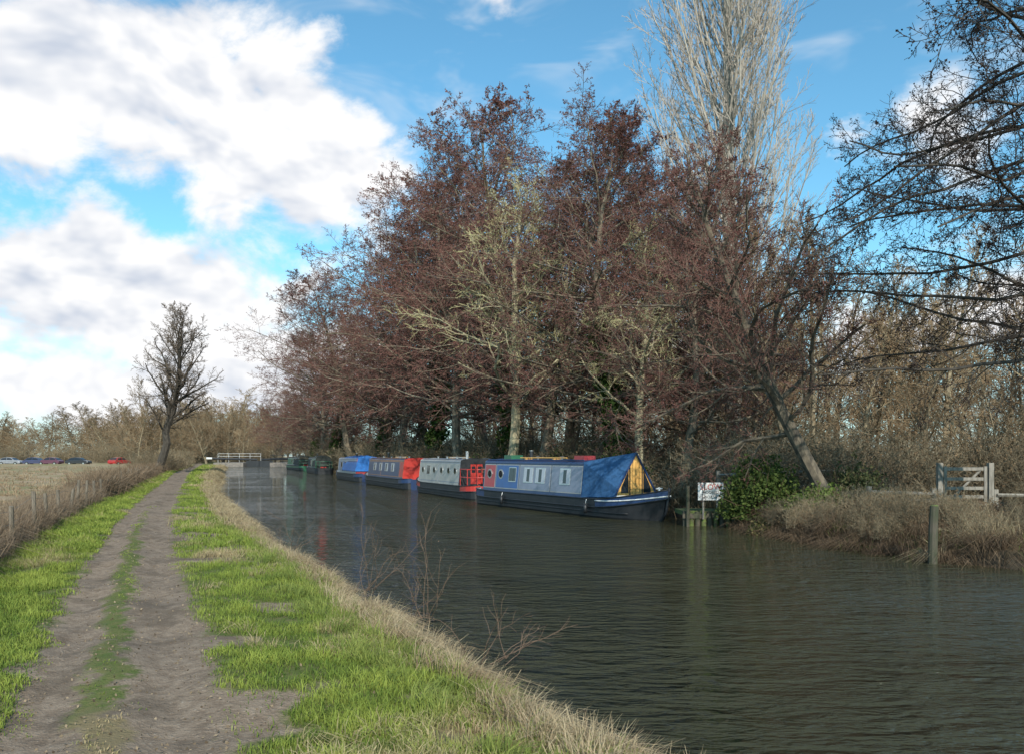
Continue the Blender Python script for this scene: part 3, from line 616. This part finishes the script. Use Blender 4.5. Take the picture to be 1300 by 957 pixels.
    if sp.get('sternrail'):
        c=k[sp['sternrail']]; g=Geo(); xa=-h+.15; zr=G0+.75
        for z in(G0+.38,zr): g.tube([(x0-.05,-.85,z),(xa+.5,-.85,z),(xa+.1,-.5,z),(xa,0,z),(xa+.1,.5,z),(xa+.5,.85,z),(x0-.05,.85,z)],.024,c,8)
        for (a,b) in((x0-.1,-.85),(xa+.5,-.85),(xa+.1,-.5),(xa+.1,.5),(xa+.5,.85),(x0-.1,.85)): g.tube([(a,b,G0-.02),(a,b,zr)],.022,c,8)
        g.tube([(xa+.45,0,G0-.05),(xa+.45,0,G0+.7),(xa+.9,0,G0+.85)],.03,k['black'],8)
        g.box(x0-.012,x0-.003,-.3,.3,G0+.05,zt_-.2,k['red']); g.box(x0-.03,x0-.013,-.015,.015,G0+.05,zt_-.2,k['black'])
        g.box(x0-.02,x0-.013,-.25,-.06,1.2,1.5,k['glass']); g.box(x0-.02,x0-.013,.06,.25,1.2,1.5,k['glass'])
        g.obj('stern_rail',PM,root)
    if sp.get('tarpc'):
        g=Geo(); a=x0-.1;b=x0+(x1-x0)*sp['tarpf']; N=14;P=[];F=[]
        for i in range(N+1):
            x=a+(b-a)*i/N; s=.05*math.sin(i*2.1); P+=[(x,.97,G0+.2+s),(x,.86,1.35),(x,.7,1.88+s*.5),(x,0,2.0+.04*math.sin(i*1.3)),(x,-.7,1.88-s*.5),(x,-.86,1.35),(x,-.97,G0+.2-s)]
        for i in range(N):
            for j in range(6): F.append((i*7+j,i*7+j+1,i*7+8+j,i*7+7+j))
        F+=[tuple(range(7))[::-1],tuple(range(N*7,N*7+7))]
        g.poly(P,F,k[sp['tarpc']]); g.obj('tarpaulin',PM,root)
    g=Geo()
    for f in(-.25,.25):
        g.tube([(L*f,-1.06,.58),(L*f,-1.10,.45)],.012,k['white'],6); g.tube([(L*f,-1.11,.45),(L*f,-1.11,.12)],.06,k['black'],8)
    g.obj('fenders',PM,root,smooth=True); return root
narrowboat('narrowboat',(4.75,24.1),(-.85,33.9),dict(cabin='navy',band='navy',wstripe=True,panels=[(0,.14,'maroon'),(.14,.40,'blue'),(.40,.72,'grey'),(.72,1,'grey')],line='cream',
  windows=[(.07,0,0,'port'),(.2,0,0,'port'),(.33,.5,.5,'glass'),(.5,.6,.5,'curtain'),(.62,.6,.5,'curtain'),(.85,.6,.5,'curtain')],cratch='canvas',rail='navy',roof='navy',c0=.9,c1=3.35,chim=.25,boxes=True))
narrowboat('narrowboat',(-4.95,45.2),(-1.0,36.1),dict(cabin='cream',band='red',panels=[(0,.5,'cream'),(.5,1,'cream')],line='grey',windows=[(.1,0,0,'port'),(.25,0,0,'port'),(.42,0,0,'port'),(.6,0,0,'port'),(.75,.5,.45,'glass'),(.9,0,0,'port')],
  rail='grey',roof='roofg',sternend='black',sternrail='red',c0=1.7,c1=1.8,chim=.05,chimc='white'))
narrowboat('narrowboat',(-10.2,58.6),(-5.4,46.8),dict(cabin='navy',band='navy',panels=[(0,.10,'red'),(.10,.6,'navy'),(.6,1,'navy')],line='orange',windows=[(.28,.7,.45,'curtain'),(.45,.7,.45,'curtain'),(.62,.7,.45,'curtain'),(.8,.7,.45,'curtain')],
  rail='orange',roof='navy',sternend='red',c0=.6,c1=2.4,chim=.6))
narrowboat('narrowboat',(-15.0,71.2),(-10.8,60.2),dict(cabin='cream',band='navy',panels=[(0,.5,'blue'),(.5,1,'grey')],windows=[(.6,.6,.4,'glass'),(.8,.6,.4,'glass')],rail='blue',roof='roofg',sternend='maroon',c0=.6,c1=2.2,tarpc='tarp',tarpf=.7))
narrowboat('narrowboat',(-24.2,97),(-20.2,86),dict(cabin='darkg',band='black',panels=[(0,.5,'green'),(.5,1,'darkg')],windows=[(.3,.6,.4,'glass'),(.6,.6,.4,'glass')],rail='cream',roof='darkg',sternend='darkg',sternrail='green',c0=1.4,c1=2.2,tarpc='darkg',tarpf=.35))
narrowboat('narrowboat',(-33,119),(-27.5,107),dict(cabin='darkg',band='green',panels=[(0,.5,'darkg'),(.5,1,'green')],windows=[(.3,.6,.4,'glass'),(.6,.6,.4,'glass')],rail='cream',roof='darkg',sternend='darkg',sternrail='green',c0=1.4,c1=2.2,tarpc='darkg',tarpf=.35,fullband=True))
# ------------------------------------------------------------------ timber things
greyw=mat('weathered_wood_mat',(.27,.245,.205),(.16,.145,.12),.85,14,.4,sv=(1,1,.2)); postw=mat('fence_post_mat',(.20,.165,.125),(.11,.09,.065),.9,14,.4,sv=(1,1,.2)); dkw=mat('wet_timber_mat',(.09,.075,.055),(.05,.055,.03),.85,8,.4,sv=(1,1,.3)); moss=mat('mossy_timber_mat',(.11,.15,.035),(.07,.06,.04),.9,8,.4)
wire=mat('wire_mat',(.2,.2,.2),rough=.5,metal=.7)
E=empty('post_and_wire_fence'); g=Geo(); r=np.random.default_rng(77); tops=[]
y=8.2
while y<74:
    x=float(cx(CP,y)+FO*cn(CP,y)); z=zt(x,y); hgt=r.uniform(.75,.98); l1,l2=r.normal(0,.06,2)
    g.tube([(x,y,z-.2),(x+l1,y+l2,z+hgt)],[.045,.038],0,7); tops.append((x+l1*.8,y+l2*.8,z,hgt)); y+=r.uniform(1.6,2.4)
g.obj('posts',[postw],E,smooth=False); g=Geo()
for f in(.3,.6,.88):
    for a,b in zip(tops[:-1],tops[1:]): g.tube([(a[0],a[1]-.045,a[2]+f*a[3]),((a[0]+b[0])/2,(a[1]+b[1])/2-.045,(a[2]+b[2])/2+f*.86-.02),(b[0],b[1]-.045,b[2]+f*b[3])],.003,0,4)
g.obj('wires',[wire],E)
gx,gy=11.15,20.6; gz_=zt(11.7,20.6)
g=Geo()
for x in(gx-.09,gx+1.22): g.box(x-.065,x+.065,gy-.06,gy+.06,gz_-.3,gz_+1.28,0)
for i,z in enumerate((.14,.36,.58,.82,1.08)): g.box(gx,gx+1.12,gy-.02,gy+.018,gz_+z,gz_+z+.085,0)
for x in(gx+.0,gx+1.04): g.box(x,x+.08,gy-.045,gy-.022,gz_+.10,gz_+1.19,0)
P0=Vector((gx+.08,gy+.03,gz_+.2)); P1=Vector((gx+1.0,gy+.03,gz_+1.1)); g.tube([P0,P1],.035,0,4)
g.obj('wooden_gate',[greyw],bevel=.006)
def railfence(pts,hs,name):
    g=Geo()
    for (x,y) in pts: z=zt(x,y); g.box(x-.055,x+.055,y-.055,y+.055,z-.3,z+max(hs)+.14,0)
    for (a,b) in zip(pts[:-1],pts[1:]):
        for h_ in hs: za,zb=zt(*a),zt(*b); g.tube([(a[0],a[1]-.075,za+h_),(b[0],b[1]-.075,zb+h_)],.045,0,5)
    g.obj(name,[greyw])
railfence([(12.5,20.6),(14.3,20.5),(16.2,20.4),(18.2,20.3)],[.42],'post_and_rail_fence')
railfence([(10.9,20.6),(9.5,21.2)],[.3,.48],'post_and_rail_fence')
railfence([(6.6,25.5),(8.4,25.0),(10.2,24.6)],[.55,1.0],'post_and_rail_fence')
g=Geo(); g.tube([(7.78,14.75,-.7),(7.8,14.75,.6),(7.82,14.75,1.07)],[.085,.08,.075],0,10); g.tube([(7.82,14.75,1.07),(7.82,14.75,1.09)],[.078,.05],1,10); g.obj('mooring_post',[dkw,moss])
g=Geo(); r=np.random.default_rng(9)
for i in range(9):
    x=4.95+i*.17; y=22.75-.02*i; g.tube([(x,y,-.6),(x,y,.38+r.uniform(-.03,.06))],.075,i%2,9)
g.box(4.9,6.6,22.86,24.0,.30,.42,1); g.box(4.85,6.5,22.62,22.67,.22,.36,0)
g.tube([(4.98,22.55,-.5),(4.98,22.55,1.15)],.05,0,8)
g.obj('landing_stage',[dkw,moss])
S=empty('warning_sign',(5.62,22.55,0)); g=Geo()
g.box(-.36,.36,-.03,-.01,.74,1.24,0); g.obj('board',[white],S,bevel=.006)
g=Geo(); g.tube([(-.2,0.02,.2),(-.2,0.02,1.14)],.028,0,8); g.tube([(.2,0.02,.2),(.2,0.02,1.14)],.028,0,8); g.obj('posts',[greyw],S)
def text(s,size,z,m,par):
    c=bpy.data.curves.new('lettering','FONT'); c.body=s; c.size=size; c.align_x='CENTER'; c.extrude=.001; c.materials.append(m)
    o=bpy.data.objects.new('lettering',c); COL.objects.link(o); o.parent=par; o.location=(0,-.033,z); o.rotation_euler=(math.pi/2,0,0)
text('SLOW',.22,1.045,red,S); text('MOORED',.11,.93,black,S); text('BOATS',.11,.80,black,S)
# ------------------------------------------------------------------ lock
L_=empty('canal_lock'); conc=mat('lock_stone_mat',(.24,.21,.18),(.14,.125,.11),.9,3,.4); g=Geo()
yl=146.0
g.box(-54,-48.6,yl-2,yl+9,-1,.75,0); g.box(-43.8,-35,yl-2,yl+9,-1,.75,0); g.obj('lock_walls',[conc],L_,bevel=.05)
g=Geo(); g.box(-48.6,-46.25,yl-.5,yl-.2,-1,1.1,0); g.box(-46.15,-43.8,yl-.5,yl-.2,-1,1.1,0)
g.tube([(-46.6,yl-.3,1.3),(-54.5,yl-1.2,1.5)],.2,0,6); g.tube([(-45.8,yl-.3,1.3),(-38,yl-1.2,1.5)],.2,0,6)
g.tube([(-54.5,yl-1.2,1.5),(-55.5,yl-1.32,1.53)],.21,1,6); g.tube([(-38,yl-1.2,1.5),(-37,yl-1.3,1.53)],.21,1,6)
g.obj('gates',[black,white],L_)
g=Geo()
for z in(1.5,2.0): g.tube([(-55,yl+3,z+.4),(-47,yl+3,z+.4)],.028,0,6)
for i in range(5): g.tube([(-55+i*2,yl+3,.4),(-55+i*2,yl+3,2.4)],.028,0,6)
for z in(1.6,2.1): g.tube([(-44,yl-1,z),(-33,yl-1,z)],.045,1,6)
for i in range(6): g.tube([(-44+i*2.2,yl-1,.5),(-44+i*2.2,yl-1,2.1)],.045,1,6)
g.obj('handrails',[white,black],L_)
# ------------------------------------------------------------------ cars
tyre=mat('tyre_mat',(.02,.02,.02),rough=.8)
def car(px,y,c,rz=0):
    x=(px-650)/1011*y; root=empty('parked_car',(x,y,.2),rz); body=paint('car_paint_mat',c,.25)
    prof=[(-2.1,.35),(-2.15,.75),(-2.0,.95),(-1.75,1.02),(-1.2,1.42),(-.3,1.5),(.45,1.42),(1.05,1.0),(1.9,.86),(2.12,.62),(2.1,.35)]; n=len(prof); g=Geo()
    ww=[.84,.86,.85,.84,.66,.64,.66,.82,.82,.8,.8]
    P=[(a,-w,b) for (a,b),w in zip(prof,ww)]+[(a,w,b) for (a,b),w in zip(prof,ww)]
    F=[tuple(range(n)),tuple(range(2*n-1,n-1,-1))]+[(i,i+n,(i+1)%n+n,(i+1)%n) for i in range(n)]
    g.poly(P,F,0); g.obj('body',[body],root,bevel=.06)
    g=Geo()
    for s in(-1,1):
        for a in([(-1.55,1.04),(-1.15,1.36),(-.4,1.43),(-.4,1.04)],[(-.3,1.04),(-.3,1.43),(.38,1.37),(.85,1.04)]):
            g.poly([(x_,s*(.86-(z_-1.0)*.43),z_) for x_,z_ in a],[(0,1,2,3)],0)
    g.poly([(1.0,-.7,1.06),(1.0,.7,1.06),(.5,.6,1.41),(.5,-.6,1.41)],[(0,1,2,3)],0); g.poly([(-1.72,-.7,1.08),(-1.72,.7,1.08),(-1.27,.6,1.40),(-1.27,-.6,1.40)],[(3,2,1,0)],0)
    g.obj('windows',[glass],root)
    g=Geo()
    for a in(-1.3,1.3):
        for s in(-1,1): g.tube([(a,s*.70,.33),(a,s*.88,.33)],.33,0,16); g.tube([(a,s*.885,.33),(a,s*.895,.33)],.19,1,12)
    g.obj('wheels',[tyre,chrome],root)
for px,c,rz in((14,(.25,.26,.28),0),(46,(.05,.06,.12),.05),(64,(.12,.05,.08),3.1),(100,(.03,.035,.04),0),(152,(.4,.03,.03),1.3)): car(px,150,c,rz)
# ------------------------------------------------------------------ world
w=bpy.data.worlds.new('World'); sc.world=w; w.use_nodes=True; t=NT(w.node_tree)
bg=t.n['Background']
sun=Vector((.14,-.82,.53)).normalized(); el=math.asin(sun.z); az=math.atan2(sun.x,sun.y)
sky=t.n.new('ShaderNodeTexSky'); sky.sky_type='NISHITA'; sky.sun_disc=False; sky.sun_elevation=el; sky.sun_rotation=az; sky.air_density=1.0; sky.dust_density=.4; sky.ozone_density=1.0
D=t.n.new('ShaderNodeTexCoord').outputs['Generated']; D=t.VM('NORMALIZE',D)
sep=t.n.new('ShaderNodeSeparateXYZ'); t.put(sep.inputs[0],D); dz=sep.outputs[2]
warp=t.VM('MULTIPLY',t.VM('SUBTRACT',t.NOISE(D,5.0,2,.55,0,'Color'),(.5,.5,.5)),(.38,.38,.22)); DW=t.VM('ADD',D,warp)
F=None
for (px,py,rx,ry) in [(60,110,340,130),(280,130,150,90),(330,225,200,85),(130,365,320,90),(60,460,460,60),(300,470,240,65),(610,5,120,45),(1150,170,170,90),(1250,380,260,120),(800,420,200,90)]:
    c=Vector(((px-650)/1011,1,(578-py)/1011)); s=c.length; c.normalize(); a=rx/1011/s; b=ry/1011/s
    v=t.VM('MULTIPLY',t.VM('SUBTRACT',DW,tuple(c)),(1/a,1/a,1/b)); f=t.M('SUBTRACT',1.0,t.VM('LENGTH',v)); f=t.M('MAXIMUM',f,-.7)
    if px>500: f=t.M('SUBTRACT',f,.3)
    F=f if F is None else t.M('MAXIMUM',F,f)
n1=t.NOISE(t.MAP(D,(1,1,1.5)),6.0,7,.62,.2); n1b=t.NOISE(t.MAP(t.VM('ADD',D,(.0,.0,.022)),(1,1,1.5)),6.0,4,.55,.2); n4=t.NOISE(t.MAP(D,(1,1,1.5)),6.0,4,.55,.2)
dens=t.M('MULTIPLY_ADD',t.M('SUBTRACT',n1,.46),2.6,F)
mask=t.SS(dens,.0,.5)
wisp=t.M('MULTIPLY',t.SS(t.NOISE(t.MAP(D,(2,2,6),(0,.5,0)),3.0,4,.6,.6),.48,.8),.5)
light=t.M('MULTIPLY_ADD',t.M('SUBTRACT',n4,n1b),6.0,.84,clamp=True)
S_=1/1.5
lc=t.MIX(light,tuple(q*S_ for q in(6.2,6.8,7.9)),tuple(q*S_ for q in(10.2,10.2,10.3)))
skyc=t.MIX(1.0,sky.outputs[0],(.74,1.28,1.32),'MULTIPLY')
haze=t.SS(dz,-.02,.26,.7,0); skyc=t.MIX(haze,skyc,tuple(q*S_ for q in(6.8,8.3,9.6)))
skyc=t.MIX(wisp,skyc,tuple(q*S_ for q in(9,9.4,9.8))); fin=t.MIX(mask,skyc,lc)
t.put(bg.inputs[0],fin); bg.inputs[1].default_value=.15
ld=bpy.data.lights.new('sun','SUN'); ld.energy=5.0; ld.angle=math.radians(.5); ld.color=(1,.95,.86); so=bpy.data.objects.new('sun',ld); COL.objects.link(so)
so.rotation_euler=sun.to_track_quat('Z','Y').to_euler(); so.location=(0,-20,40)
cd=bpy.data.cameras.new('camera'); cd.lens=28; cd.sensor_width=36; cd.sensor_fit='HORIZONTAL'; cd.shift_y=(578-478.5)/1300; cd.clip_end=5000; cd.clip_start=.1
co=bpy.data.objects.new('camera',cd); COL.objects.link(co); co.location=(0,0,2.0); co.rotation_euler=(math.pi/2,0,0); sc.camera=co
